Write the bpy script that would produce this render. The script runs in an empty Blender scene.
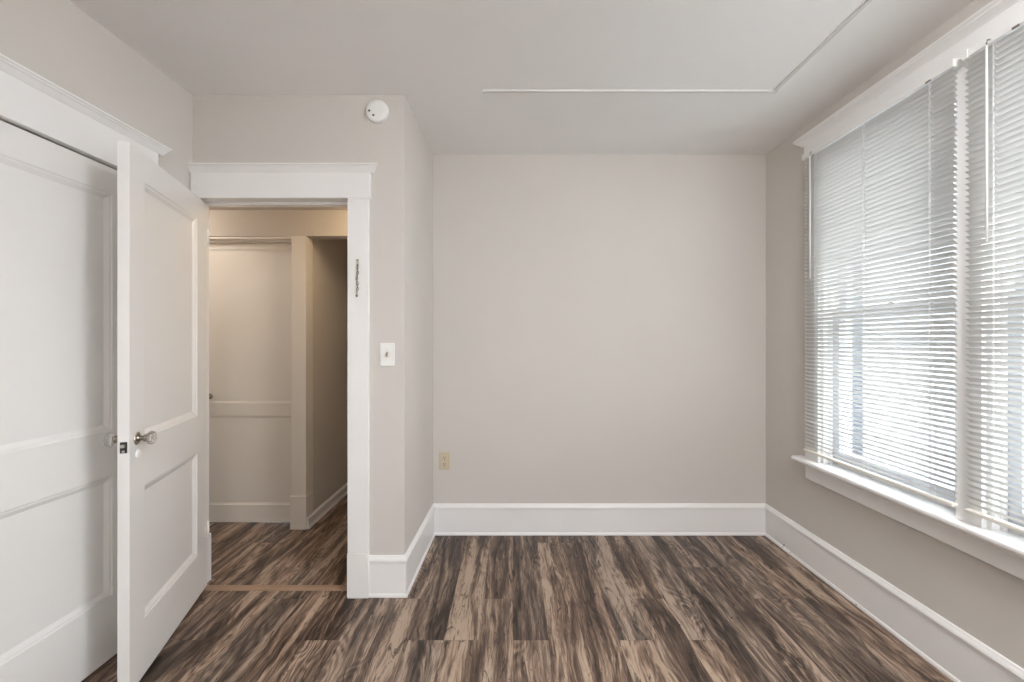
import bpy, bmesh, math, random
from mathutils import Vector, Matrix

S = bpy.context.scene
C = S.collection

# ------------------------------------------------------------------ camera
cam_d = bpy.data.cameras.new('camera')
cam_d.sensor_width = 36.0
cam_d.lens = 435.0 * 36.0 / 1024.0
cam_d.shift_x = -0.001
cam_d.clip_start = 0.02
cam = bpy.data.objects.new('camera', cam_d)
cam.location = (0, 0, 1.30)
cam.rotation_euler = (math.radians(90), 0, 0)
C.objects.link(cam)
S.camera = cam

# ------------------------------------------------------------------ world, exposure
W = bpy.data.worlds.new('overcast_sky')
S.world = W
W.use_nodes = True
bg = W.node_tree.nodes['Background']
bg.inputs[0].default_value = (0.92, 0.96, 1.0, 1)
bg.inputs[1].default_value = 10.0
S.view_settings.view_transform = 'Standard'
S.view_settings.look = 'None'
S.view_settings.gamma = 1.0
S.view_settings.use_curve_mapping = False
S.view_settings.exposure = 0.12
S.cycles.use_denoising = True
S.cycles.max_bounces = 14
S.cycles.diffuse_bounces = 10
S.cycles.transparent_max_bounces = 16
FILL_E = 110.0          # unseen ceiling lamps added to the room as fill
HALL_E = 17.0           # warm lamp in the hall
SUN_E = 2.0

sun_d = bpy.data.lights.new('sun', 'SUN')
sun_d.energy = SUN_E
sun_d.angle = math.radians(4)
sun = bpy.data.objects.new('sun', sun_d)
sun.rotation_euler = (math.radians(38), 0, math.radians(70))
sun.location = (3, -3, 8)
C.objects.link(sun)

# ------------------------------------------------------------------ materials
def new_mat(name):
    m = bpy.data.materials.new(name)
    m.use_nodes = True
    nt = m.node_tree
    b = nt.nodes['Principled BSDF']
    return m, nt, b

def paint(name, col, rough=0.6, bump=0.0, scale=60.0, var=0.03, spec=0.5, metal=0.0, wavy=0.0):
    m, nt, b = new_mat(name)
    N, L = nt.nodes, nt.links
    tc = N.new('ShaderNodeTexCoord')
    nz = N.new('ShaderNodeTexNoise'); nz.inputs['Scale'].default_value = 2.3; nz.inputs['Detail'].default_value = 4
    L.new(tc.outputs['Object'], nz.inputs['Vector'])
    rp = N.new('ShaderNodeValToRGB')
    rp.color_ramp.elements[0].position = 0.3; rp.color_ramp.elements[1].position = 0.7
    rp.color_ramp.elements[0].color = (*[c * (1 - var) for c in col], 1)
    rp.color_ramp.elements[1].color = (*[min(1, c * (1 + var)) for c in col], 1)
    L.new(nz.outputs['Fac'], rp.inputs['Fac'])
    L.new(rp.outputs['Color'], b.inputs['Base Color'])
    b.inputs['Roughness'].default_value = rough
    b.inputs['Metallic'].default_value = metal
    b.inputs['Specular IOR Level'].default_value = spec
    if bump > 0:
        n2 = N.new('ShaderNodeTexNoise'); n2.inputs['Scale'].default_value = scale; n2.inputs['Detail'].default_value = 5
        L.new(tc.outputs['Object'], n2.inputs['Vector'])
        bp = N.new('ShaderNodeBump'); bp.inputs['Strength'].default_value = bump; bp.inputs['Distance'].default_value = 0.002
        L.new(n2.outputs['Fac'], bp.inputs['Height'])
        last = bp
        if wavy > 0:
            n3 = N.new('ShaderNodeTexNoise'); n3.inputs['Scale'].default_value = 3.5; n3.inputs['Detail'].default_value = 1
            L.new(tc.outputs['Object'], n3.inputs['Vector'])
            b2 = N.new('ShaderNodeBump'); b2.inputs['Strength'].default_value = wavy; b2.inputs['Distance'].default_value = 0.01
            L.new(n3.outputs['Fac'], b2.inputs['Height'])
            L.new(bp.outputs['Normal'], b2.inputs['Normal'])
            last = b2
        L.new(last.outputs['Normal'], b.inputs['Normal'])
    return m

M = {}
M['wall'] = paint('greige_wall_paint', (0.61, 0.580, 0.545), 0.75, 0.25, 120, 0.012, 0.3, wavy=0.25)
M['hallwall'] = paint('hall_wall_paint', (0.60, 0.555, 0.505), 0.75, 0.25, 120, 0.015, 0.3)
M['ceiling'] = paint('ceiling_paint', (0.87, 0.865, 0.86), 0.85, 0.35, 90, 0.012, 0.2, wavy=0.3)
M['trim'] = paint('white_gloss_trim_paint', (0.83, 0.82, 0.815), 0.32, 0.15, 35, 0.015, 0.5)
M['door'] = paint('white_door_paint', (0.80, 0.785, 0.77), 0.30, 0.2, 30, 0.015, 0.5, wavy=0.12)
M['halldoor'] = paint('cream_door_paint', (0.76, 0.72, 0.66), 0.4, 0.2, 30, 0.02, 0.5)
M['sash'] = paint('backlit_sash_tone', (0.50, 0.53, 0.58), 0.4, 0.15, 35, 0.02)  # blue-grey backlit shade put into the colour of the white sashes
M['raceway'] = paint('painted_raceway', (0.66, 0.65, 0.64), 0.6, 0, 1, 0.01)
M['plastic'] = paint('white_plastic', (0.82, 0.82, 0.80), 0.4, 0, 1, 0.01)
M['almond'] = paint('almond_plastic', (0.58, 0.50, 0.37), 0.4, 0, 1, 0.02)
M['dark'] = paint('dark_slot', (0.03, 0.027, 0.025), 0.6, 0, 1, 0.0)
M['steel'] = paint('worn_nickel', (0.62, 0.58, 0.53), 0.28, 0.1, 80, 0.08, 0.5, 1.0)
M['brass'] = paint('aged_brass', (0.28, 0.245, 0.21), 0.30, 0.1, 80, 0.1, 0.5, 1.0)
M['blind_rail'] = paint('blind_rail_cream', (0.80, 0.77, 0.70), 0.4, 0, 1, 0.01)
M['cord'] = paint('white_cord', (0.85, 0.85, 0.84), 0.6, 0, 1, 0.01)
M['siding'] = paint('blue_grey_siding', (0.30, 0.33, 0.39), 0.7, 0.2, 20, 0.05)
M['stucco'] = paint('pale_stucco', (0.24, 0.245, 0.26), 0.85, 0.3, 20, 0.04)
M['darkglass'] = paint('dark_house_glass', (0.05, 0.06, 0.07), 0.1, 0, 1, 0.0)
M['shingle'] = paint('grey_shingle', (0.34, 0.36, 0.42), 0.85, 0.6, 30, 0.15)
M['concrete'] = paint('light_concrete', (0.21, 0.21, 0.205), 0.9, 0.5, 20, 0.06)
M['threshold'] = paint('oak_threshold', (0.30, 0.195, 0.13), 0.5, 0.4, 60, 0.25)

def slat_mat():
    m, nt, b = new_mat('white_blind_slat')
    N, L = nt.nodes, nt.links
    b.inputs['Base Color'].default_value = (0.60, 0.592, 0.575, 1)
    b.inputs['Roughness'].default_value = 0.4
    tr = N.new('ShaderNodeBsdfTranslucent'); tr.inputs['Color'].default_value = (0.85, 0.86, 0.86, 1)
    mx = N.new('ShaderNodeMixShader'); mx.inputs[0].default_value = 0.015
    out = N['Material Output']
    L.new(b.outputs[0], mx.inputs[1]); L.new(tr.outputs[0], mx.inputs[2]); L.new(mx.outputs[0], out.inputs['Surface'])
    return m
M['slat'] = slat_mat()

def glass_pane_mat():
    m, nt, b = new_mat('window_glass')
    N, L = nt.nodes, nt.links
    N.remove(b)
    t = N.new('ShaderNodeBsdfTransparent'); t.inputs[0].default_value = (0.95, 0.97, 0.97, 1)
    g = N.new('ShaderNodeBsdfGlossy'); g.inputs['Roughness'].default_value = 0.03
    mx = N.new('ShaderNodeMixShader'); mx.inputs[0].default_value = 0.07
    L.new(t.outputs[0], mx.inputs[1]); L.new(g.outputs[0], mx.inputs[2])
    L.new(mx.outputs[0], N['Material Output'].inputs['Surface'])
    return m
M['pane'] = glass_pane_mat()

def crystal_mat():
    m, nt, b = new_mat('cut_glass')
    b.inputs['Base Color'].default_value = (0.93, 0.91, 0.90, 1)
    b.inputs['Transmission Weight'].default_value = 0.85
    b.inputs['Roughness'].default_value = 0.05
    b.inputs['IOR'].default_value = 1.5
    return m
M['crystal'] = crystal_mat()

def emit_mat(name, col, e):
    m, nt, b = new_mat(name)
    b.inputs['Base Color'].default_value = (0.9, 0.9, 0.88, 1)
    b.inputs['Emission Color'].default_value = (*col, 1)
    b.inputs['Emission Strength'].default_value = e
    return m
M['lamp'] = emit_mat('added_lamp_glow', (0.99, 0.99, 1.0), FILL_E)
M['hallfill'] = emit_mat('added_hall_glow', (1.0, 0.90, 0.80), 17.0)  # glow of the lamp added at the left of the hall
M['halllamp'] = emit_mat('lit_warm_glass', (1.0, 0.76, 0.48), HALL_E)

def floor_mat():
    m, nt, b = new_mat('distressed_vinyl_planks')
    N, L = nt.nodes, nt.links
    def math_(op, a, c=None, clamp=False):
        n = N.new('ShaderNodeMath'); n.operation = op; n.use_clamp = clamp
        for k, v in enumerate((a, c)):
            if v is None: continue
            if isinstance(v, (int, float)): n.inputs[k].default_value = v
            else: L.new(v, n.inputs[k])
        return n.outputs[0]
    def comb(x, y, z):
        n = N.new('ShaderNodeCombineXYZ')
        for k, v in enumerate((x, y, z)):
            if isinstance(v, (int, float)): n.inputs[k].default_value = v
            else: L.new(v, n.inputs[k])
        return n.outputs[0]
    def noise(vec, scale=1.0, detail=5.0, rough=0.6, dist=0.0):
        n = N.new('ShaderNodeTexNoise')
        n.inputs['Scale'].default_value = scale; n.inputs['Detail'].default_value = detail
        n.inputs['Roughness'].default_value = rough; n.inputs['Distortion'].default_value = dist
        L.new(vec, n.inputs['Vector'])
        return n.outputs['Fac']
    def ramp(fac, stops):
        n = N.new('ShaderNodeValToRGB')
        e = n.color_ramp.elements
        while len(e) < len(stops): e.new(0.5)
        for k, (p, c) in enumerate(stops):
            e[k].position = p
            e[k].color = (*c, 1) if isinstance(c, tuple) else (c, c, c, 1)
        L.new(fac, n.inputs['Fac'])
        return n.outputs['Color']
    def mix(fac, a, c, kind='MIX'):
        n = N.new('ShaderNodeMix'); n.data_type = 'RGBA'; n.blend_type = kind
        if isinstance(fac, (int, float)): n.inputs[0].default_value = fac
        else: L.new(fac, n.inputs[0])
        for k, v in ((6, a), (7, c)):
            if isinstance(v, tuple): n.inputs[k].default_value = (*v, 1)
            else: L.new(v, n.inputs[k])
        return n.outputs[2]
    PW, PL = 0.152, 1.22
    tc = N.new('ShaderNodeTexCoord')
    sp = N.new('ShaderNodeSeparateXYZ'); L.new(tc.outputs['Object'], sp.inputs[0])
    X, Y = sp.outputs[0], sp.outputs[1]
    u = math_('DIVIDE', math_('ADD', X, 10.03), PW)
    ui = math_('FLOOR', u); uf = math_('SUBTRACT', u, ui)
    w1 = N.new('ShaderNodeTexWhiteNoise'); w1.noise_dimensions = '1D'; L.new(ui, w1.inputs['W'])
    off = math_('DIVIDE', math_('FLOOR', math_('MULTIPLY', w1.outputs['Value'], 4.0)), 4.0)
    v = math_('ADD', math_('DIVIDE', math_('ADD', Y, 12.2 - 1.89), PL), off)
    vi = math_('FLOOR', v); vf = math_('SUBTRACT', v, vi)
    w2 = N.new('ShaderNodeTexWhiteNoise'); w2.noise_dimensions = '2D'
    L.new(comb(ui, vi, 0.0), w2.inputs['Vector'])
    rnd = w2.outputs['Value']
    rs = N.new('ShaderNodeSeparateColor'); L.new(w2.outputs['Color'], rs.inputs[0])
    r2, r3 = rs.outputs[1], rs.outputs[2]
    zoff = math_('MULTIPLY', rnd, 53.0)
    # wander the grain sideways so that streaks curve
    X0 = X
    wv = noise(comb(math_('MULTIPLY', X, 7.0), math_('MULTIPLY', Y, 2.6), math_('ADD', zoff, 71.0)), 1.0, 3.0, 0.55)
    X = math_('ADD', X, math_('MULTIPLY', math_('SUBTRACT', wv, 0.5), 0.060))
    # broad streaks: long in Y
    nA = noise(comb(math_('MULTIPLY', X, 11.0), math_('MULTIPLY', Y, 1.0), zoff), 1.0, 4.0, 0.55, 1.3)
    nB = noise(comb(math_('MULTIPLY', X, 55.0), math_('MULTIPLY', Y, 3.0), zoff), 1.0, 7.0, 0.72, 1.0)
    nC = noise(comb(math_('MULTIPLY', X, 260.0), math_('MULTIPLY', Y, 12.0), zoff), 1.0, 3.0, 0.6)
    # growth-ring contours (cathedral figure)
    nR = noise(comb(math_('MULTIPLY', X, 9.0), math_('MULTIPLY', Y, 1.9), math_('ADD', zoff, 7.0)), 1.0, 1.5, 0.45, 0.5)
    ring = math_('SINE', math_('ADD', math_('MULTIPLY', nR, 95.0), math_('MULTIPLY', nB, 5.0)))
    ring = math_('ADD', math_('MULTIPLY', ring, 0.5), 0.5)
    ringmask = ramp(noise(comb(math_('MULTIPLY', X, 5.0), math_('MULTIPLY', Y, 1.1), math_('ADD', zoff, 19.0)), 1.0, 2.0, 0.5), [(0.45, 0.0), (0.55, 1.0)])
    t = math_('ADD', math_('MULTIPLY', nA, 1.25), math_('MULTIPLY', nB, 0.95))
    t = math_('ADD', t, math_('MULTIPLY', nC, 0.40))
    t = math_('SUBTRACT', t, 0.775)
    t = math_('ADD', t, math_('MULTIPLY', math_('SUBTRACT', rnd, 0.5), 0.10))
    t = math_('ADD', math_('MULTIPLY', math_('SUBTRACT', t, 0.522), 1.35), 0.505)
    rg = N.new('ShaderNodeSeparateColor'); L.new(ringmask, rg.inputs[0])
    t = math_('ADD', t, math_('MULTIPLY', math_('MULTIPLY', math_('SUBTRACT', ring, 0.5), rg.outputs[0]), 0.17))
    base = ramp(t, [(0.18, (0.030, 0.019, 0.014)), (0.36, (0.078, 0.050, 0.036)), (0.50, (0.145, 0.095, 0.069)),
                    (0.62, (0.240, 0.165, 0.120)), (0.80, (0.42, 0.318, 0.238))])
    grey = ramp(t, [(0.18, (0.030, 0.023, 0.019)), (0.36, (0.072, 0.055, 0.045)), (0.50, (0.120, 0.094, 0.077)),
                    (0.62, (0.185, 0.145, 0.118)), (0.80, (0.34, 0.265, 0.215))])
    gm = ramp(r2, [(0.35, 0.05), (0.85, 0.6)])
    gms = N.new('ShaderNodeSeparateColor'); L.new(gm, gms.inputs[0])
    col = mix(gms.outputs[0], base, grey)
    # dark splits and knots
    nK = noise(comb(math_('MULTIPLY', X, 20.0), math_('MULTIPLY', Y, 4.2), math_('ADD', zoff, 31.0)), 1.0, 6.0, 0.72, 1.9)
    kn = ramp(nK, [(0.585, 1.0), (0.635, 0.28)])
    col = mix(1.0, col, kn, 'MULTIPLY')
    nQ = noise(comb(math_('MULTIPLY', X, 48.0), math_('MULTIPLY', Y, 7.0), math_('ADD', zoff, 43.0)), 1.0, 4.0, 0.65, 1.2)
    col = mix(1.0, col, ramp(nQ, [(0.63, 1.0), (0.665, 0.25)]), 'MULTIPLY')
    # joints
    du = math_('MULTIPLY', math_('SUBTRACT', 0.5, math_('ABSOLUTE', math_('SUBTRACT', uf, 0.5))), PW)
    dv = math_('MULTIPLY', math_('SUBTRACT', 0.5, math_('ABSOLUTE', math_('SUBTRACT', vf, 0.5))), PL)
    dj = math_('MINIMUM', du, dv)
    jt = ramp(math_('MULTIPLY', dj, 100.0), [(0.0, 0.35), (0.14, 1.0)])
    col = mix(1.0, col, jt, 'MULTIPLY')
    L.new(col, b.inputs['Base Color'])
    ro = N.new('ShaderNodeMapRange'); ro.inputs[3].default_value = 0.38; ro.inputs[4].default_value = 0.55
    L.new(nB, ro.inputs[0]); L.new(ro.outputs[0], b.inputs['Roughness'])
    b.inputs['Specular IOR Level'].default_value = 0.35
    bp = N.new('ShaderNodeBump'); bp.inputs['Strength'].default_value = 0.25; bp.inputs['Distance'].default_value = 0.002
    hs = math_('ADD', math_('MULTIPLY', nB, 0.5), math_('MULTIPLY', math_('MINIMUM', math_('MULTIPLY', dj, 400.0), 1.0), 0.8))
    L.new(hs, bp.inputs['Height']); L.new(bp.outputs[0], b.inputs['Normal'])
    return m
M['floor'] = floor_mat()

def chipped(name):
    m = M['trim'].copy(); m.name = name
    nt = m.node_tree; N, L = nt.nodes, nt.links
    b = N['Principled BSDF']
    src = b.inputs['Base Color'].links[0].from_socket
    tc = [n for n in N if n.type == 'TEX_COORD'][0]
    n = N.new('ShaderNodeTexNoise'); n.inputs['Scale'].default_value = 26; n.inputs['Detail'].default_value = 3
    L.new(tc.outputs['Object'], n.inputs['Vector'])
    a = N.new('ShaderNodeMapRange'); a.inputs[1].default_value = 0.70; a.inputs[2].default_value = 0.715
    L.new(n.outputs['Fac'], a.inputs[0])
    sp = N.new('ShaderNodeSeparateXYZ'); L.new(tc.outputs['Object'], sp.inputs[0])
    z = N.new('ShaderNodeMapRange'); z.inputs[1].default_value = 0.045; z.inputs[2].default_value = 0.035
    L.new(sp.outputs[2], z.inputs[0])
    q = N.new('ShaderNodeMath'); q.operation = 'MULTIPLY'; L.new(a.outputs[0], q.inputs[0]); L.new(z.outputs[0], q.inputs[1])
    mx = N.new('ShaderNodeMix'); mx.data_type = 'RGBA'; L.new(q.outputs[0], mx.inputs[0]); L.new(src, mx.inputs[6])
    mx.inputs[7].default_value = (0.16, 0.13, 0.11, 1)
    L.new(mx.outputs[2], b.inputs['Base Color'])
    return m
M['trim_chipped'] = chipped('chipped_white_trim_paint')

# ------------------------------------------------------------------ mesh helpers
class MB:
    def __init__(s): s.v = []; s.f = []; s.sm = []
    def add(s, vs, fs, smooth=False):
        k = len(s.v); s.v += [tuple(p) for p in vs]
        for f in fs: s.f.append([i + k for i in f]); s.sm.append(smooth)
        return s
    def box(s, a, b):
        x0, x1 = sorted((a[0], b[0])); y0, y1 = sorted((a[1], b[1])); z0, z1 = sorted((a[2], b[2]))
        return s.add([(x0,y0,z0),(x1,y0,z0),(x1,y1,z0),(x0,y1,z0),(x0,y0,z1),(x1,y0,z1),(x1,y1,z1),(x0,y1,z1)],
                     [(0,3,2,1),(4,5,6,7),(0,1,5,4),(1,2,6,5),(2,3,7,6),(3,0,4,7)])
    def prof(s, pts, p0, p1, n, m0=0, m1=0):
        """run a (out, z) profile from p0 to p1; n = outward direction; m0/m1 mitre (+1 lengthens with out)"""
        p0, p1, n = Vector(p0), Vector(p1), Vector(n)
        d = (p1 - p0).normalized(); k = len(pts); vs = []
        for (o, z) in pts: vs.append(p0 + n * o - d * (o * m0) + Vector((0, 0, z)))
        for (o, z) in pts: vs.append(p1 + n * o + d * (o * m1) + Vector((0, 0, z)))
        fs = [(i, (i + 1) % k, k + (i + 1) % k, k + i) for i in range(k)]
        fs += [tuple(range(k))[::-1], tuple(range(k, 2 * k))]
        return s.add(vs, fs)
    def lathe(s, prof, mat=None, seg=24, smooth=True):
        """revolve (radius, height) about local Z, then transform by mat"""
        mat = mat or Matrix(); vs = []; fs = []
        for (r, h) in prof:
            for i in range(seg):
                a = 2 * math.pi * i / seg
                vs.append(mat @ Vector((r * math.cos(a), r * math.sin(a), h)))
        for j in range(len(prof) - 1):
            for i in range(seg):
                i2 = (i + 1) % seg
                fs.append((j*seg+i, j*seg+i2, (j+1)*seg+i2, (j+1)*seg+i))
        s.add(vs, fs, smooth)
        k = len(s.v) - len(vs)
        s.f.append([k + i for i in range(seg)][::-1]); s.sm.append(False)
        s.f.append([k + (len(prof)-1)*seg + i for i in range(seg)]); s.sm.append(False)
        return s
    def tube(s, pts, r, seg=8):
        pts = [Vector(p) for p in pts]; vs = []; n = len(pts)
        for j, p in enumerate(pts):
            d = (pts[min(j+1, n-1)] - pts[max(j-1, 0)]).normalized()
            up = Vector((0, 0, 1)) if abs(d.z) < 0.9 else Vector((1, 0, 0))
            a = d.cross(up).normalized(); b = d.cross(a).normalized()
            for i in range(seg):
                t = 2 * math.pi * i / seg
                vs.append(p + a * (r * math.cos(t)) + b * (r * math.sin(t)))
        fs = []
        for j in range(n - 1):
            for i in range(seg):
                i2 = (i + 1) % seg
                fs.append((j*seg+i, j*seg+i2, (j+1)*seg+i2, (j+1)*seg+i))
        fs.append(tuple(range(seg))[::-1]); fs.append(tuple((n-1)*seg + i for i in range(seg)))
        return s.add(vs, fs, True)
    def build(s, name, mat, parent=None, bevel=0.0, loc=None, rotz=0.0, seg=2):
        me = bpy.data.meshes.new(name)
        me.from_pydata(s.v, [], s.f)
        bm = bmesh.new(); bm.from_mesh(me)
        bmesh.ops.recalc_face_normals(bm, faces=bm.faces)
        bm.to_mesh(me); bm.free()
        if len(me.polygons) == len(s.sm):
            me.polygons.foreach_set('use_smooth', s.sm)
        me.materials.append(M[mat])
        o = bpy.data.objects.new(name, me); C.objects.link(o)
        if bevel > 0:
            md = o.modifiers.new('bevel', 'BEVEL'); md.width = bevel; md.segments = seg
            md.limit_method = 'ANGLE'; md.angle_limit = math.radians(40)
        if parent is not None: o.parent = parent
        if loc is not None: o.location = loc
        o.rotation_euler.z = rotz
        return o

def tag(o, label, cat, group=None, kind=None):
    o['label'] = label; o['category'] = cat
    if group: o['group'] = group
    if kind: o['kind'] = kind
    return o

def struct(o, label, cat): return tag(o, label, cat, kind='structure')

def empty(name, loc, label, cat, group=None, rotz=0.0, kind=None):
    o = bpy.data.objects.new(name, None); C.objects.link(o)
    o.empty_display_size = 0.1
    o.location = loc; o.rotation_euler.z = rotz
    return tag(o, label, cat, group, kind)

# ------------------------------------------------------------------ room constants (metres)
XL, XR = -1.635, 1.70          # left and right wall faces
YB, YD, YR = 2.925, 2.22, -2.10   # back wall, doorway wall, rear wall (behind the camera)
XJ, XJF = -0.538, -0.554                     # face of the return wall beside the doorway
H = 2.555
T = 0.12
DX0, DX1, DH = -1.642, -0.839, 2.022    # doorway opening
HY0, HY1, HH = YD + T, 3.008, 2.205     # hall depth range and ceiling
HXL, HXR = -2.75, XJ - T                # hall ends

# ------------------------------------------------------------------ shell
struct(MB().box((-2.9, YR - T, -0.06), (XR + T, 4.75, 0)).build('floor', 'floor'),
       'dark brown distressed wood plank floor running through the room and hall', 'floor')
struct(MB().box((XL - T, YR - T, H), (XR + T, YB + T, H + 0.08)).build('ceiling', 'ceiling'),
       'flat pale grey painted ceiling of the bedroom', 'ceiling')
struct(MB().box((XJ, YB, 0), (XR + T, YB + T, H)).build('wall_back', 'wall'),
       'plain greige painted wall facing the camera at the far end', 'wall')
struct(MB().box((XL - T, YR - T, 0), (XR + T, YR, H)).build('wall_rear', 'wall'),
       'greige painted wall behind the camera', 'wall')
# left wall with the closet door opening
CY0, CY1, CH = 1.12, 1.885, 2.010
mb = MB()
mb.box((XL - T, YR, 0), (XL, CY0, H)); mb.box((XL - T, CY1, 0), (XL, YD, H)); mb.box((XL - T, CY0, CH), (XL, CY1, H))
mb.box((XL - T, CY0, 0), (XL - T + 0.02, CY1, CH))
struct(mb.build('wall_left', 'wall'), 'greige painted left wall around the closet door', 'wall')
# doorway wall
mb = MB()
mb.box((DX1 + 0.018, YD, 0), (XJF - 0.06, YD + T, H))
mb.box((XL, YD, DH + 0.018), (DX1 + 0.018, YD + T, H))
struct(mb.build('wall_doorway', 'wall'), 'greige painted wall around the open doorway', 'wall')
vs = [(XJF - 0.06, YD, 0), (XJF, YD, 0), (XJ, YB, 0), (XJ, YB + T, 0), (XJ - T, YB + T, 0), (XJ - T, YD + T, 0), (XJF - 0.06, YD + T, 0)]
k = len(vs)
mb = MB().add(vs + [(x, y, H) for (x, y, z) in vs], [tuple(range(k))[::-1], tuple(range(k, 2 * k))] + [(i, (i + 1) % k, k + (i + 1) % k, k + i) for i in range(k)])
struct(mb.build('wall_return', 'wall'),
       'narrow side wall running back from the doorway wall to the far wall', 'wall')
# right wall with window openings
WY = [(1.648, 2.39), (0.81, 1.555)]      # opening spans in Y (far window, near window)
WZ0, WZ1 = 0.61, 2.345
mb = MB()
xa, xb = XR, XR + T + 0.03
mb.box((xa, YR, 0), (xb, -0.80, H)); mb.box((xa, 0.30, 0), (xb, WY[1][0], H)); mb.box((xa, WY[0][1], 0), (xb, YB + T, H))
mb.box((xa, WY[1][1], 0), (xb, WY[0][0], H))
W3 = (-0.80, 0.30)  # opening of the added window, unseen, for side daylight
for (a, b_) in WY + [W3]: mb.box((xa, a, 0), (xb, b_, WZ0)); mb.box((xa, a, WZ1), (xb, b_, H))
struct(mb.build('wall_right', 'wall'), 'greige painted right wall around the two tall windows', 'wall')

# hall and passage beyond the doorway
struct(MB().box((HXL - T, HY0, HH), (HXR, 4.75, HH + 0.08)).build('ceiling_hall', 'hallwall'),
       'low ceiling of the hall beyond the doorway', 'ceiling')
mb = MB()
mb.box((HXL - T, HY1, 2.026), (HXR, HY1 + 0.10, HH))
mb.box((HXL - T, HY1, 0), (-2.33, HY1 + 0.10, 2.026))
struct(mb.build('wall_hall_far', 'hallwall'), 'beige hall wall above the hall door and passage, seen through the doorway', 'wall')
struct(MB().box((HXL - T, YD + T, 0), (HXL, 4.75, HH)).build('wall_hall_left', 'hallwall'), 'beige end wall of the hall on the left', 'wall')
struct(MB().box((HXL - T, YD, 0), (DX0 - 0.018, YD + T, HH)).build('wall_hall_near', 'hallwall'), 'hall side of the wall left of the doorway', 'wall')
struct(MB().box((-1.53, HY1 + 0.10, 0), (-1.43, 4.65, HH)).build('wall_passage_left', 'hallwall'),
       'shaded beige side wall of the passage leading away from the hall', 'wall')
struct(MB().box((-1.43, 4.55, 0), (HXR, 4.65, HH)).build('wall_passage_end', 'hallwall'), 'end wall of the passage', 'wall')
struct(MB().box((HXR, YB + T, 0), (HXR + T, 4.65, HH)).build('wall_passage_right', 'hallwall'), 'right side wall of the passage', 'wall')

# ------------------------------------------------------------------ baseboards
BB = [(0, 0), (0.018, 0), (0.018, 0.007), (0.015, 0.014), (0.011, 0.017), (0.011, 0.172), (0.016, 0.175), (0.017, 0.184), (0.014, 0.192),
      (0.009, 0.199), (0.006, 0.206), (0, 0.208)]
def bboard(side, runs, label, prof=BB, mat='trim'):
    mb = MB()
    for (p0, p1, n, m0, m1) in runs: mb.prof(prof, p0, p1, n, m0, m1)
    return struct(mb.build('baseboard_' + side, mat), label, 'baseboard')
bboard('back', [((XJ, YB, 0), (XR, YB, 0), (0, -1, 0), -1, -1)], 'tall white baseboard along the far wall')
bboard('right', [((XR, YB, 0), (XR, YR, 0), (-1, 0, 0), -1, -1)], 'tall white baseboard under the windows, scuffed along its foot', BB, 'trim_chipped')
bboard('return', [((XJF, YD, 0), (XJ, YB, 0), (1, -0.0227, 0), 1, -1)], 'white baseboard on the short return wall')
bboard('doorway', [((DX1 + 0.108, YD, 0), (XJF, YD, 0), (0, -1, 0), 0, 1)], 'short white baseboard below the light switch')
bboard('left', [((XL, YR, 0), (XL, CY0 - 0.09, 0), (1, 0, 0), -1, 0), ((XL, CY1 + 0.088, 0), (XL, 2.14, 0), (1, 0, 0), 0, 0)],
       'white baseboard along the left wall beside the closet door')
bboard('rear', [((XR, YR, 0), (XL, YR, 0), (0, 1, 0), -1, -1)], 'white baseboard behind the camera')
BS = [(0, 0), (0.022, 0), (0.022, 0.008), (0.014, 0.020), (0.014, 0.066), (0.008, 0.076), (0, 0.080)]
bboard('passage', [((-1.43, HY1, 0), (-1.43, 4.55, 0), (1, 0, 0), 0, 0)], 'low white baseboard along the passage side wall', BS)

# ------------------------------------------------------------------ door casing (trim_1)
def cornice_prof(t, z0, ztop, e=0.026):
    """fascia thickness t; moulded cap from z0 up to ztop"""
    return [(0, z0), (t, z0), (t + 0.004, z0 + 0.004), (t + 0.008, z0 + 0.010), (t + e * 0.6, z0 + 0.022),
            (t + e * 0.78, z0 + 0.026), (t + e * 0.78, z0 + 0.030), (t + e, ztop - 0.006), (t + e, ztop), (0, ztop)]
ct = 0.022
t1 = empty('trim_1', (DX1, YD, 0), 'white painted casing with moulded head around the open doorway', 'door trim', kind='structure')
def child(mb, name, mat, par, bevel=0.0, label=None):
    o = mb.build(name, mat, None, bevel)
    # geometry was written in world space: keep it there under an unrotated parent
    o.parent = par
    o.matrix_parent_inverse = Matrix.Translation(-par.location)
    if label: o['label'] = label
    return o
child(MB().box((DX1 + 0.002, YD - ct, 0.226), (DX1 + 0.108, YD, DH)), 'casing', 'trim', t1, 0.002)
child(MB().box((DX1 + 0.000, YD - 0.025, 0), (DX1 + 0.108, YD, 0.226)), 'plinth', 'trim', t1, 0.003)
child(MB().box((-1.675, YD + T + 0.011, 0), (-1.643, YD + T + 0.030, 0.255)), 'plinth', 'trim', t1, 0.002)
child(MB().box((XL + 0.006, YD - ct - 0.003, DH), (DX1 + 0.116, YD, 2.150)), 'head_board', 'trim', t1, 0.002)
mb = MB().prof(cornice_prof(ct, 2.150, 2.190), (XL + 0.002, YD, 0), (DX1 + 0.116, YD, 0), (0, -1, 0), 0, 1)
child(mb, 'cornice', 'trim', t1)
# jamb lining with stop
mb = MB()
mb.box((DX0 - 0.018, YD - 0.001, 0), (DX0, YD + T + 0.01, DH)); mb.box((DX1, YD - 0.001, 0), (DX1 + 0.018, YD + T + 0.01, DH))
mb.box((DX0 - 0.018, YD - 0.001, DH), (DX1 + 0.018, YD + T + 0.01, DH + 0.018))
mb.box((DX1 - 0.010, YD + 0.045, 0), (DX1, YD + 0.085, DH))
mb.box((DX0, YD + 0.045, DH - 0.012), (DX1, YD + 0.085, DH))
child(mb, 'jamb', 'trim', t1, 0.001)
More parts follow.
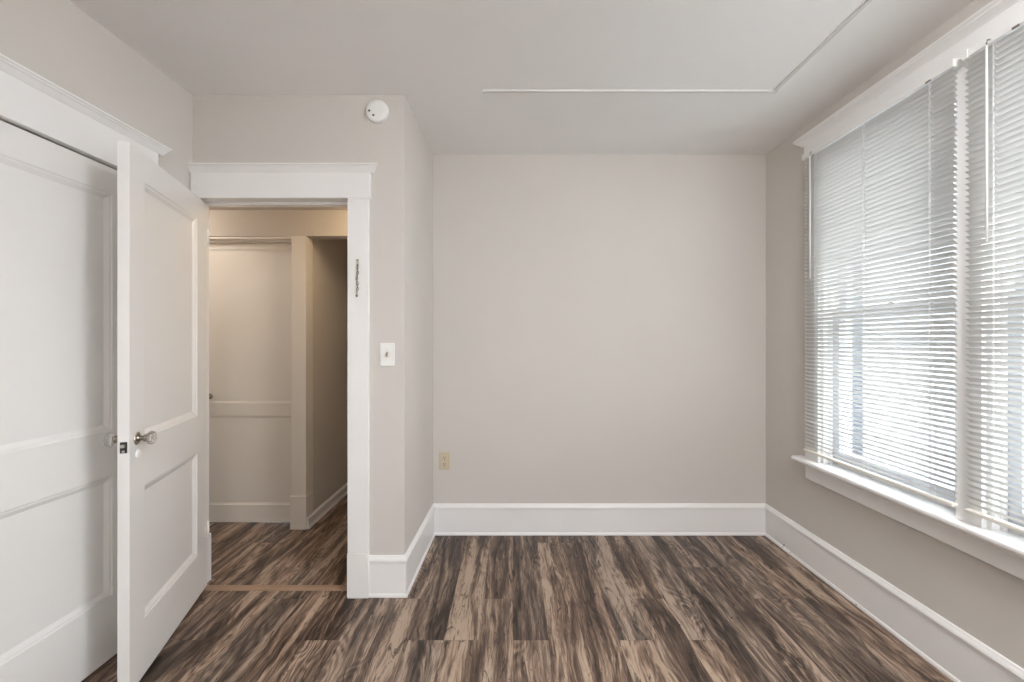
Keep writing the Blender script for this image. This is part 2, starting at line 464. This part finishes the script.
# threshold strip
mb = MB().prof([(-0.022, 0), (0.022, 0), (0.020, 0.007), (0.010, 0.011), (-0.010, 0.011), (-0.020, 0.007)],
               (DX0 + 0.001, YD + 0.065, 0), (DX1 - 0.001, YD + 0.065, 0), (0, -1, 0))
tag(mb.build('threshold_strip', 'threshold'), 'brown wooden threshold strip across the doorway floor', 'threshold')

# ------------------------------------------------------------------ panelled door leaf
def leaf(Wd, z0, z1, t, px, panels, bev=0.026, dep=0.012):
    """local: x 0..Wd from the free edge, y 0 (front) .. -t (back)"""
    mb = MB()
    xs = [0, px[0], px[1], Wd]; zs = [z0] + [z for p in panels for z in p] + [z1]
    for (y, sgn) in ((0.0, -1), (-t, 1)):
        for i in range(3):
            for j in range(len(zs) - 1):
                a, b_, c, d = xs[i], xs[i+1], zs[j], zs[j+1]
                if i == 1 and j % 2 == 1:
                    rings = [(0, 0), (0.003, 0.003), (0.010, 0.004), (bev, dep)]
                    vs = []
                    for (ins, dp) in rings:
                        yy = y + sgn * dp
                        vs += [(a+ins, yy, c+ins), (b_-ins, yy, c+ins), (b_-ins, yy, d-ins), (a+ins, yy, d-ins)]
                    fs = []
                    for r in range(len(rings) - 1):
                        for k in range(4): fs.append((r*4+k, r*4+(k+1)%4, r*4+4+(k+1)%4, r*4+4+k))
                    r = (len(rings)-1)*4; fs.append((r, r+1, r+2, r+3))
                    mb.add(vs, fs)
                else:
                    mb.add([(a, y, c), (b_, y, c), (b_, y, d), (a, y, d)], [(0, 1, 2, 3)])
    for (a, b_) in (((0, 0), (0, 1)), ((Wd, 0), (Wd, 1))):
        x = a[0]; mb.add([(x, 0, z0), (x, -t, z0), (x, -t, z1), (x, 0, z1)], [(0, 1, 2, 3)])
    mb.add([(0, 0, z0), (Wd, 0, z0), (Wd, -t, z0), (0, -t, z0)], [(0, 1, 2, 3)])
    mb.add([(0, 0, z1), (Wd, 0, z1), (Wd, -t, z1), (0, -t, z1)], [(0, 1, 2, 3)])
    return mb
def weld(o):
    bm = bmesh.new(); bm.from_mesh(o.data)
    bmesh.ops.remove_doubles(bm, verts=bm.verts, dist=1e-5)
    bmesh.ops.recalc_face_normals(bm, faces=bm.faces)
    bm.to_mesh(o.data); bm.free()
    return o

# door_1: the open bedroom door. free edge F, hinge edge Hn
F = Vector((-1.384, 1.570, 0)); Hn = Vector((-1.603, 2.280, 0))
dv_ = Hn - F; LW = dv_.length
ang = math.atan2(dv_.y, dv_.x)           # local +x runs free edge -> hinge
# local front face must look to the right/away: local +y would be left of +x, so use -y as front by rotating geometry
DT = 0.036
mb = leaf(LW, 0.022, 2.018, DT, (0.106, 0.612), [(0.237, 0.745), (0.930, 1.908)])
mb.v = [(x, -y, z) for (x, y, z) in mb.v]      # front at y=0, thickness towards +y (away from the room side)
door1 = weld(mb.build('door_1', 'door', None, 0.0015, loc=F, rotz=ang))
struct(door1, 'white two-panel bedroom door standing open with a glass knob', 'door')
def knob_profile():
    # (radius, height) from rosette out
    neck = [(0.0135, 0.000), (0.0135, 0.006), (0.009, 0.009), (0.009, 0.020), (0.013, 0.024), (0.015, 0.030), (0.012, 0.033)]
    ball = [(0.009, 0.030), (0.017, 0.033), (0.024, 0.040), (0.0255, 0.046), (0.023, 0.053), (0.016, 0.056), (0.006, 0.057)]
    return neck, ball
RX = Matrix.Rotation(math.radians(90), 4, 'X')     # z -> -y
RXb = Matrix.Rotation(math.radians(-90), 4, 'X')   # z -> +y
neck, ball = knob_profile()
for (nm, R_, y0) in (('front', RX, 0.0), ('back', RXb, DT)):
    TR = Matrix.Translation((0.050, y0, 0.938)) @ R_
    ro = MB().lathe([(0.024, 0.0), (0.024, 0.002), (0.020, 0.005), (0.012, 0.006)], TR, 28).build('rosette', 'steel', door1)
    if nm == 'front':
        MB().lathe([(0.0022, 0.004), (0.0022, 0.0062)], TR @ Matrix.Translation((0.017, 0.004, 0)), 8).build('screw', 'dark', ro)
        MB().lathe([(0.0022, 0.004), (0.0022, 0.0062)], TR @ Matrix.Translation((-0.017, -0.004, 0)), 8).build('screw', 'dark', ro)
    kb = MB().lathe(neck, TR, 24).build('knob', 'brass', door1)
    g = MB().lathe(ball, TR, 12, smooth=False).build('glass_grip', 'crystal', kb)
    g['label'] = 'faceted clear glass grip'
# keyhole cover below the front rosette
TR = Matrix.Translation((0.058, 0, 0.878)) @ RX
kc = MB().lathe([(0.016, 0), (0.016, 0.002), (0.012, 0.005), (0.004, 0.006)], TR @ Matrix.Diagonal((1.15, 1.15, 1, 1)), 24).build('keyhole_cover', 'plastic', door1)
kc['label'] = 'small white oval keyhole cover'
# latch in the free edge
lt = MB().box((-0.0015, 0.007, 0.896), (0.001, 0.028, 0.936)).build('latch_plate', 'dark', door1)
MB().box((-0.010, 0.012, 0.916), (0.0, 0.024, 0.928)).build('latch_bolt', 'steel', lt, 0.002)
MB().box((-0.004, 0.014, 0.898), (0.0, 0.022, 0.906)).build('key_bolt', 'steel', lt, 0.001)
for z in (0.27, 1.80):
    hb = MB().lathe([(0.006, z), (0.006, z + 0.085)], Matrix.Translation((LW + 0.005, -0.002, 0)), 12)
    hb.box((LW - 0.03, -0.0012, z), (LW, 0.0, z + 0.060))
    hb.build('hinge', 'door', door1)

# door_2: closet door in the left wall
mb = leaf(CY1 - CY0 - 0.008, 0.012, CH - 0.006, 0.036, (0.107, 0.650), [(0.264, 0.752), (0.938, 1.898)])
# local x -> world -Y (free x=0 at the far edge), local front y=0 -> world +X face
mb.v = [(XL + 0.001 + y, CY1 - 0.004 - x, z) for (x, y, z) in mb.v]
door2 = weld(mb.build('door_2', 'door', None, 0.0015))
struct(door2, 'closed white two-panel closet door in the left wall', 'door')
ro = MB().lathe([(0.024, 0.0), (0.024, 0.002), (0.020, 0.005), (0.012, 0.006)],
                Matrix.Translation((XL, CY0 + 0.06, 0.94)) @ Matrix.Rotation(math.radians(90), 4, 'Y'), 24).build('rosette', 'steel', door2)
MB().lathe(neck, Matrix.Translation((XL, CY0 + 0.06, 0.94)) @ Matrix.Rotation(math.radians(90), 4, 'Y'), 24).build('knob', 'steel', door2)
# closet casing (trim_2)
t2 = empty('trim_2', (XL, CY1, 0), 'white painted casing with moulded head around the closet door', 'door trim', kind='structure')
ct2 = 0.024
for (a, b_) in ((CY1, CY1 + 0.088), (CY0 - 0.088, CY0)):
    child(MB().box((XL, a, 0.205), (XL + ct2, b_, CH)), 'casing', 'trim', t2, 0.002)
    child(MB().box((XL, a - 0.001, 0), (XL + ct2 + 0.008, b_ + 0.001, 0.205)), 'plinth', 'trim', t2, 0.003)
child(MB().box((XL, CY0 - 0.088, CH), (XL + ct2 + 0.003, CY1 + 0.088, 2.150)), 'head_board', 'trim', t2, 0.002)
mb = MB().prof(cornice_prof(ct2, 2.150, 2.190), (XL, CY0 - 0.088, 0), (XL, CY1 + 0.088, 0), (1, 0, 0), 1, 1)
child(mb, 'cornice', 'trim', t2)

# ------------------------------------------------------------------ hall door, post, head strips
mb = leaf(0.79, 0.006, 2.018, 0.036, (0.012, 0.775), [(0.130, 0.765), (0.857, 1.955)], bev=0.012, dep=0.007)
mb.v = [(-1.532 - x, 3.107 - y, z) for (x, y, z) in mb.v]
d3 = weld(mb.build('door_3', 'halldoor', None, 0.001))
struct(d3, 'cream flat-panelled hall door seen through the doorway', 'door')
MB().lathe([(0.02, 0), (0.02, 0.003), (0.009, 0.006), (0.009, 0.018), (0.02, 0.026), (0.024, 0.034), (0.018, 0.043), (0.006, 0.045)],
           Matrix.Translation((-2.165, 3.107, 0.905)) @ RX, 20).build('knob', 'brass', d3)
t3 = empty('trim_3', (-1.48, HY1, 0), 'cream painted post with plinth between hall door and passage', 'door trim', kind='structure')
child(MB().box((-1.53, HY1 - 0.004, 0.23), (-1.43, HY1 + 0.10, 2.026)), 'post', 'halldoor', t3, 0.002)
child(MB().box((-1.536, HY1 - 0.014, 0), (-1.424, HY1 + 0.10, 0.23)), 'plinth', 'halldoor', t3, 0.003)
mb = MB().box((-2.33, HY1 + 0.012, 2.010), (-1.53, HY1 + 0.10, 2.026)).box((-2.33, HY1 + 0.055, 1.998), (-1.53, HY1 + 0.098, 2.010))
child(mb, 'jamb', 'halldoor', t3, 0.001)

# ------------------------------------------------------------------ windows
def window(n, y0, y1, label):
    yc = (y0 + y1) / 2
    w = empty('window_%d' % n, (XR, yc, WZ0), label, 'window', kind='structure')
    x0, x1 = XR - 0.005, XR + T + 0.03
    jt = 0.016
    mb = MB()
    mb.box((x0, y0, WZ0), (x1, y0 + jt, WZ1)); mb.box((x0, y1 - jt, WZ0), (x1, y1, WZ1)); mb.box((x0, y0, WZ1 - jt), (x1, y1, WZ1))
    mb.box((XR + 0.05, y0, WZ0), (x1 + 0.03, y1, WZ0 + 0.03))
    # stops
    for (a, b_) in ((y0 + jt, y0 + jt + 0.012), (y1 - jt - 0.012, y1 - jt)): mb.box((XR + 0.022, a, WZ0), (XR + 0.038, b_, WZ1 - jt))
    child(mb, 'frame', 'trim', w, 0.001)
    a, b_ = y0 + jt, y1 - jt
    def sash(xc, z0, z1, rb, rt):
        mb = MB(); h = 0.017; st = 0.052
        mb.box((xc - h, a, z0), (xc + h, a + st, z1)); mb.box((xc - h, b_ - st, z0), (xc + h, b_, z1))
        mb.box((xc - h, a + st, z0), (xc + h, b_ - st, z0 + rb)); mb.box((xc - h, a + st, z1 - rt), (xc + h, b_ - st, z1))
        s_ = child(mb, 'sash', 'sash', w, 0.002)
        g = MB().box((xc - 0.002, a + st - 0.005, z0 + rb - 0.005), (xc + 0.002, b_ - st + 0.005, z1 - rt + 0.005)).build('pane', 'pane')
        g.parent = s_
        return s_
    s1 = sash(XR + 0.058, WZ0 + 0.03, 1.462, 0.07, 0.042)
    sash(XR + 0.096, 1.415, WZ1 - jt, 0.045, 0.05)
    lk = MB().lathe([(0.014, 0), (0.014, 0.008), (0.006, 0.012), (0.006, 0.016)], Matrix.Translation((XR + 0.060, yc, 1.462)), 16)
    lk.box((XR + 0.045, yc - 0.022, 1.474), (XR + 0.060, yc + 0.004, 1.480))
    l_ = lk.build('sash_lock', 'brass'); l_.parent = s1
    return w
window(1, WY[0][0], WY[0][1], 'tall sash window behind the far blind')
window(2, WY[1][0], WY[1][1], 'tall sash window behind the near blind at the right edge')

window(3, W3[0], W3[1], 'unshaded sash window added unseen in the right wall for side daylight')  # added window, out of view, lets in side daylight
t5 = empty('trim_5', (XR, -0.25, 0.61), 'white casing around the added unseen window behind the camera', 'window trim', kind='structure')
for (a, b_) in ((W3[0] - 0.10, W3[0]), (W3[1], W3[1] + 0.10)): child(MB().box((XR - 0.025, a, 0.63), (XR, b_, WZ1)), 'casing', 'trim', t5, 0.002)
child(MB().box((XR - 0.028, W3[0] - 0.10, WZ1), (XR, W3[1] + 0.10, 2.45)), 'head_board', 'trim', t5, 0.002)
child(MB().box((XR - 0.065, W3[0] - 0.14, 0.606), (XR, W3[1] + 0.14, 0.63)), 'sill', 'trim', t5, 0.004)
child(MB().box((XR - 0.022, W3[0] - 0.10, 0.512), (XR, W3[1] + 0.10, 0.606)), 'apron', 'trim', t5, 0.002)
for (nm, (a, b_)) in (('sky_portal_near', W3), ('sky_portal_mid', WY[1]), ('sky_portal_far', WY[0])):
    ld = bpy.data.lights.new(nm, 'AREA'); ld.shape = 'RECTANGLE'; ld.size = 1.72; ld.size_y = b_ - a
    ld.cycles.is_portal = True
    lo = bpy.data.objects.new(nm, ld); C.objects.link(lo)
    lo.location = (XR + 0.17, (a + b_) / 2, 1.48); lo.rotation_euler = (0, math.radians(90), 0)

# casing, head, stool and apron of the pair
YA, YZ = 2.495, 0.735
cw = 0.025
t4 = empty('trim_4', (XR, 1.62, 0.61), 'white moulded casing, mullion, head and sill around the pair of windows', 'window trim', kind='structure')
child(MB().box((XR - cw, WY[0][1], 0.63), (XR, YA, WZ1 + 0.007)), 'casing', 'trim', t4, 0.002)
child(MB().box((XR - cw, YZ, 0.63), (XR, WY[1][0], WZ1 + 0.007)), 'casing', 'trim', t4, 0.002)
child(MB().box((XR - cw, WY[1][1], 0.63), (XR, WY[0][0], WZ1 + 0.007)), 'mullion', 'trim', t4, 0.002)
child(MB().box((XR - cw - 0.003, YZ - 0.006, WZ1 + 0.007), (XR, YA + 0.006, 2.425)), 'head_board', 'trim', t4, 0.002)
mb = MB().prof(cornice_prof(cw, 2.420, 2.465, 0.034), (XR, YZ, 0), (XR, YA, 0), (-1, 0, 0), 1, 1)
child(mb, 'cornice', 'trim', t4)
mb = MB().prof([(-0.05, 0.607), (0.062, 0.607), (0.068, 0.610), (0.070, 0.618), (0.068, 0.626), (0.062, 0.630), (-0.05, 0.630)],
               (XR, WY[1][0], 0), (XR, WY[0][1], 0), (-1, 0, 0))
sp_ = [(0, 0.607), (0.062, 0.607), (0.068, 0.610), (0.070, 0.618), (0.068, 0.626), (0.062, 0.630), (0, 0.630)]
mb.prof(sp_, (XR, YZ - 0.055, 0), (XR, WY[1][0], 0), (-1, 0, 0)); mb.prof(sp_, (XR, WY[0][1], 0), (XR, YA + 0.055, 0), (-1, 0, 0))
child(mb, 'sill', 'trim', t4)
mb = MB().prof([(0, 0.512), (0.018, 0.512), (0.022, 0.516), (0.022, 0.580), (0.028, 0.583), (0.034, 0.592), (0.048, 0.602), (0.050, 0.607), (0, 0.607)],
               (XR, YZ, 0), (XR, YA, 0), (-1, 0, 0))
child(mb, 'apron', 'trim', t4)

# ------------------------------------------------------------------ blinds
def blind(y0, y1, wand_y, label, lift_y, droop=0.0):
    yc = (y0 + y1) / 2; xs = XR - 0.046
    B = empty('venetian_blind', (xs, yc, 0.66), label, 'blind', 'white mini blinds over the pair of windows')
    hz0, hz1 = 2.326, 2.351
    def ch(mb, name, mat, bevel=0.0, par=B):
        o = mb.build(name, mat, None, bevel); o.parent = par
        if par is B: o.matrix_parent_inverse = Matrix.Translation(-B.location)
        return o
    hr = MB().box((xs - 0.0125, y0, hz0), (xs + 0.0125, y1, hz1))
    hro = ch(hr, 'head_rail', 'trim', 0.002)
    # end brackets
    for (a, b_) in ((y0 - 0.004, y0 + 0.016), (y1 - 0.016, y1 + 0.004)):
        ch(MB().box((xs - 0.015, a, hz0 - 0.003), (xs + 0.021, b_, hz1 + 0.004)), 'bracket', 'plastic', 0.002)
    # slats
    tilt = math.radians(38); wd = 0.025; pitch = 0.0213; z = hz0 - 0.016; mb = MB(); k = 0
    zb = 0.690
    rnd = random.Random(4)
    lads = [y0 + 0.095, yc, y1 - 0.095]
    while z > zb + 0.012:
        tt = tilt + math.radians(rnd.uniform(-1.2, 1.2)); dz = rnd.uniform(-.0006, .0006)
        vs = []
        n = 4
        for yy in (y0 + 0.002, y1 - 0.002):
            for q in range(n + 1):
                s_ = (q / n - 0.5) * wd; c_ = 0.0022 * (1 - (2 * q / n - 1) ** 2)
                # inner (room) edge higher, outer edge lower
                vx = -s_ * math.cos(tt) + c_ * math.sin(tt) ; vz = s_ * math.sin(tt) + c_ * math.cos(tt)
                vs.append((xs + vx, yy, z + vz + dz))
        fs = [(q, q + 1, n + 2 + q, n + 1 + q) for q in range(n)]
        mb.add(vs, fs, True)
        z -= pitch; k += 1
    ch(mb, 'slats', 'slat')
    zr = zb
    br = MB().box((xs - 0.0125, y0 + 0.001, zr - 0.012), (xs + 0.0125, y1 - 0.001, zr + 0.002))
    bro = ch(br, 'bottom_rail', 'blind_rail', 0.004)
    for ly in lads:
        l = MB()
        for xx in (xs - 0.0128, xs + 0.0128): l.tube([(xx, ly - 0.004, zr), (xx, ly - 0.004, hz0)], 0.0007, 5)
        zz = hz0 - 0.016
        while zz > zr + 0.012:
            l.tube([(xs - 0.0125, ly - 0.004, zz + 0.0066), (xs + 0.0125, ly - 0.004, zz - 0.0096)], 0.0005, 4); zz -= pitch
        l.tube([(xs, ly + 0.004, zr), (xs, ly + 0.004, hz0)], 0.0009, 5)
        ch(l, 'ladder_cord', 'cord')
    # tilt wand with hook
    wx = xs - 0.024
    wn = MB().tube([(wx, wand_y, 2.318), (wx, wand_y, 1.640)], 0.0034, 6)
    w_ = ch(wn, 'wand', 'cord')
    hk = MB().tube([(xs - 0.012, wand_y, 2.338), (xs - 0.022, wand_y, 2.336), (wx, wand_y, 2.326), (wx, wand_y, 2.316)], 0.0022, 6)
    h_ = hk.build('hook', 'brass'); h_.parent = w_
    # small dark cord cleats under the head rail
    for ly in lads[:2] if lift_y is None else lift_y:
        ch(MB().box((xs - 0.0150, ly - 0.010, hz0 - 0.004), (xs - 0.0125, ly + 0.010, hz0 + 0.003)), 'cord_clip', 'brass')
    return B
blind(1.625, 2.465, 2.388, 'white mini blind covering the farther window, nearest the far wall', [1.72])
blind(0.746, 1.586, 1.497, 'white mini blind covering the nearer window, cut off at the right edge', [1.42])

# ------------------------------------------------------------------ small fittings
# smoke detector on the doorway wall
sx, sz = -0.690, 1.30 + 230 / 197.0 - 0.0
sd = MB().lathe([(0.058, 0.0), (0.058, 0.004), (0.055, 0.006), (0.057, 0.008), (0.056, 0.017), (0.050, 0.022), (0.030, 0.024), (0.002, 0.0245)],
                Matrix.Translation((sx, YD, sz)) @ RX, 40).build('smoke_detector', 'plastic')
tag(sd, 'round white smoke detector high on the doorway wall', 'smoke detector')
for (dx, dz, nm) in ((-0.036, -0.004, 'indicator_light'), (-0.015, -0.027, 'test_button')):
    MB().lathe([(0.0052, 0.018), (0.0052, 0.0252), (0.002, 0.0255)], Matrix.Translation((sx + dx, YD, sz + dz)) @ RX, 12).build(nm, 'dark', sd)
# light switch
swx, swz = -0.640, 1.30 - 13.5 / 196
sw = empty('light_switch', (swx, YD, swz), 'white toggle light switch on the wall right of the doorway', 'light switch')
def loc_child(mb, name, mat, par, bevel=0.0):
    return mb.build(name, mat, par, bevel)
loc_child(MB().box((-0.037, -0.006, -0.059), (0.037, 0, 0.059)), 'cover_plate', 'plastic', sw, 0.003)
loc_child(MB().box((-0.006, -0.0068, -0.013), (0.006, -0.005, 0.013)), 'toggle_slot', 'almond', sw)
mb = MB().add([(-0.004,-0.006,-0.006),(0.004,-0.006,-0.006),(0.004,-0.006,0.010),(-0.004,-0.006,0.010),
               (-0.0035,-0.018,-0.012),(0.0035,-0.018,-0.012),(0.0035,-0.018,-0.004),(-0.0035,-0.018,-0.004)],
              [(0,1,2,3),(4,5,6,7),(0,1,5,4),(1,2,6,5),(2,3,7,6),(3,0,4,7)])
loc_child(mb, 'toggle', 'steel', sw, 0.001)
for z in (0.034, -0.034):
    loc_child(MB().lathe([(0.003, 0.0055), (0.003, 0.0068), (0.001, 0.0072)], Matrix.Translation((0, 0, z)) @ RX, 10), 'screw', 'plastic', sw)
# outlet on the far wall
ox, oz = (444.5 - 513) / 149.2, 1.30 - (461 - 341) / 149.2
ou = empty('power_outlet', (ox, YB, oz), 'almond duplex power outlet low on the far wall', 'power outlet')
loc_child(MB().box((-0.038, -0.006, -0.060), (0.038, 0, 0.060)), 'cover_plate', 'almond', ou, 0.003)
for z in (0.021, -0.021):
    r = loc_child(MB().lathe([(0.017, 0.005), (0.017, 0.008), (0.015, 0.009)], Matrix.Translation((0, 0, z)) @ RX @ Matrix.Diagonal((1, 0.85, 1, 1)), 20), 'receptacle', 'almond', ou)
    s_ = MB().box((-0.0085, -0.0096, z - 0.001), (-0.0055, -0.008, z + 0.009)).box((0.0055, -0.0096, z - 0.001), (0.0085, -0.008, z + 0.009))
    s_.lathe([(0.0032, 0.008), (0.0032, 0.0096)], Matrix.Translation((0, 0, z - 0.008)) @ RX, 10)
    s_.build('slots', 'dark', r)
loc_child(MB().lathe([(0.003, 0.0055), (0.003, 0.0072)], Matrix.Translation((0, 0, 0)) @ RX, 10), 'screw', 'brass', ou)

# door chain hanging on the right casing
cx, cy = -0.785, YD - ct
chn = empty('door_chain', (cx, cy, 1.70), 'small metal security chain hanging on the white door casing', 'door chain')
pl = loc_child(MB().box((-0.008, -0.003, -0.022), (0.008, 0, 0.014)), 'anchor_plate', 'steel', chn, 0.001)
for z in (0.008, -0.016): MB().lathe([(0.003, 0.002), (0.003, 0.0045)], Matrix.Translation((0, 0, z)) @ RX, 8).build('screw', 'dark', pl)
lk = MB()
rr = random.Random(2)
for i in range(10):
    zc = -0.030 - i * 0.0135; ox_ = 0.0025 * math.sin(i * 1.1)
    pts = []
    for q in range(13):
        a = 2 * math.pi * q / 12
        e = 0.0045 * math.cos(a); f = 0.0095 * math.sin(a)
        pts.append((ox_ + (e if i % 2 == 0 else e * 0.3), -0.006 - (0 if i % 2 == 0 else e * 0.9), zc + f))
    lk.tube(pts, 0.0019, 6)
loc_child(lk, 'chain_links', 'brass', chn)
loc_child(MB().lathe([(0.003, 0.0), (0.003, 0.006), (0.0065, 0.008), (0.0065, 0.011), (0.002, 0.012)],
                     Matrix.Translation((0, -0.001, -0.172)) @ RX, 14), 'slide_button', 'brass', chn)

# surface raceway on the ceiling
rc = empty('cable_raceway', (1.31, 2.18, H), 'thin off-white cable raceway bending at a right angle on the ceiling', 'raceway')
rp_ = [(-0.010, 0), (0.010, 0), (0.009, -0.005), (0.006, -0.008), (-0.006, -0.008), (-0.009, -0.005)]
loc_child(MB().prof(rp_, (-1.45, 0, 0), (-0.012, 0, 0), (0, 1, 0)), 'raceway_run', 'raceway', rc)
loc_child(MB().prof(rp_, (0, -0.012, 0), (0, -3.6, 0), (1, 0, 0)), 'raceway_run', 'raceway', rc)
loc_child(MB().box((-0.012, -0.012, -0.010), (0.012, 0.012, 0)), 'elbow', 'raceway', rc, 0.003)
ec = loc_child(MB().box((-1.462, -0.010, -0.010), (-1.450, 0.011, 0)), 'end_cap', 'raceway', rc, 0.002)

# ------------------------------------------------------------------ unseen lamps (added as fill in the room, and in the hall out of view)
def dome(name, loc, r, glow, label, cat):
    e = empty(name, loc, label, cat)
    loc_child(MB().lathe([(r * 0.75, 0), (r * 0.75, -0.012), (r * 0.70, -0.020), (r * 0.3, -0.022)], None, 32), 'ceiling_plate', 'steel', e)
    loc_child(MB().lathe([(r * 0.70, -0.020), (r, -0.035), (r * 0.98, -0.06), (r * 0.8, -0.09), (r * 0.45, -0.112), (r * 0.05, -0.12)], None, 32), 'glass_shade', glow, e)
    return e
dome('added_ceiling_lamp', (1.02, 0.36, H), 0.19, 'lamp', 'round flush fill lamp with a lit glass shade, added out of frame to the right', 'ceiling light')  # added fill, placed so the open door shades the closet door
dome('added_ceiling_lamp', (0.25, -1.35, H), 0.15, 'lamp', 'smaller round fill lamp added unseen at the rear of the room', 'ceiling light')  # second added fill, brightens the doorway wall from behind
dome('unseen_hall_lamp', (-0.86, 2.70, HH), 0.12, 'halllamp', 'small warm ceiling lamp in the hall right of the doorway', 'ceiling light')

dome('unseen_hall_lamp', (-2.38, 2.66, HH), 0.12, 'hallfill', 'small white fill lamp added unseen at the left end of the hall', 'ceiling light')  # added out of view to brighten the hall door

# ------------------------------------------------------------------ outside
struct(MB().box((XR + T + 0.03, -14, -0.9), (30, 22, -0.8)).build('ground', 'concrete'), 'pale paved ground outside the windows', 'ground')
def house(name, y0, y1, depth, hgt, ridge, mat, label, wins):
    x0 = 5.2
    e = empty(name, (x0, (y0 + y1) / 2, -0.8), label, 'building')
    L_ = (y1 - y0) / 2
    mb = MB().box((0, -L_, 0), (depth, L_, hgt))
    k = 0
    while 0.15 * k < hgt - 0.15:            # lapped boards
        z = 0.15 * k; mb.prof([(0, z), (0.018, z), (0.004, z + 0.15), (0, z + 0.15)], (0, -L_, 0), (0, L_, 0), (-1, 0, 0)); k += 1
    loc_child(mb, 'wall', mat, e)
    o_ = 0.25
    vs = [(-o_, -L_ - o_, hgt), (depth + o_, -L_ - o_, hgt), (depth / 2, -L_ - o_, ridge), (-o_, L_ + o_, hgt), (depth + o_, L_ + o_, hgt), (depth / 2, L_ + o_, ridge)]
    loc_child(MB().add(vs, [(0, 1, 2), (3, 5, 4), (0, 2, 5, 3), (1, 4, 5, 2), (0, 3, 4, 1)]), 'roof', 'shingle', e)
    for (yc, zc) in wins:
        w = loc_child(MB().box((-0.05, yc - 0.52, zc - 0.82), (0.0, yc + 0.52, zc + 0.82)), 'window', 'trim', e)
        MB().box((-0.056, yc - 0.42, zc - 0.72), (-0.05, yc + 0.42, zc - 0.03)).box((-0.056, yc - 0.42, zc + 0.03), (-0.05, yc + 0.42, zc + 0.72)).build('pane', 'darkglass', w)
    return e
house('neighbour_house', 7.15, 14.0, 6.0, 5.6, 7.6, 'siding', 'blue grey clapboard house seen faintly through the left of the blinds', [(1.6, 2.2)])
house('neighbour_house', 3.0, 6.45, 6.0, 4.6, 6.2, 'stucco', 'pale clapboard house outside, right of the blue grey one', [])
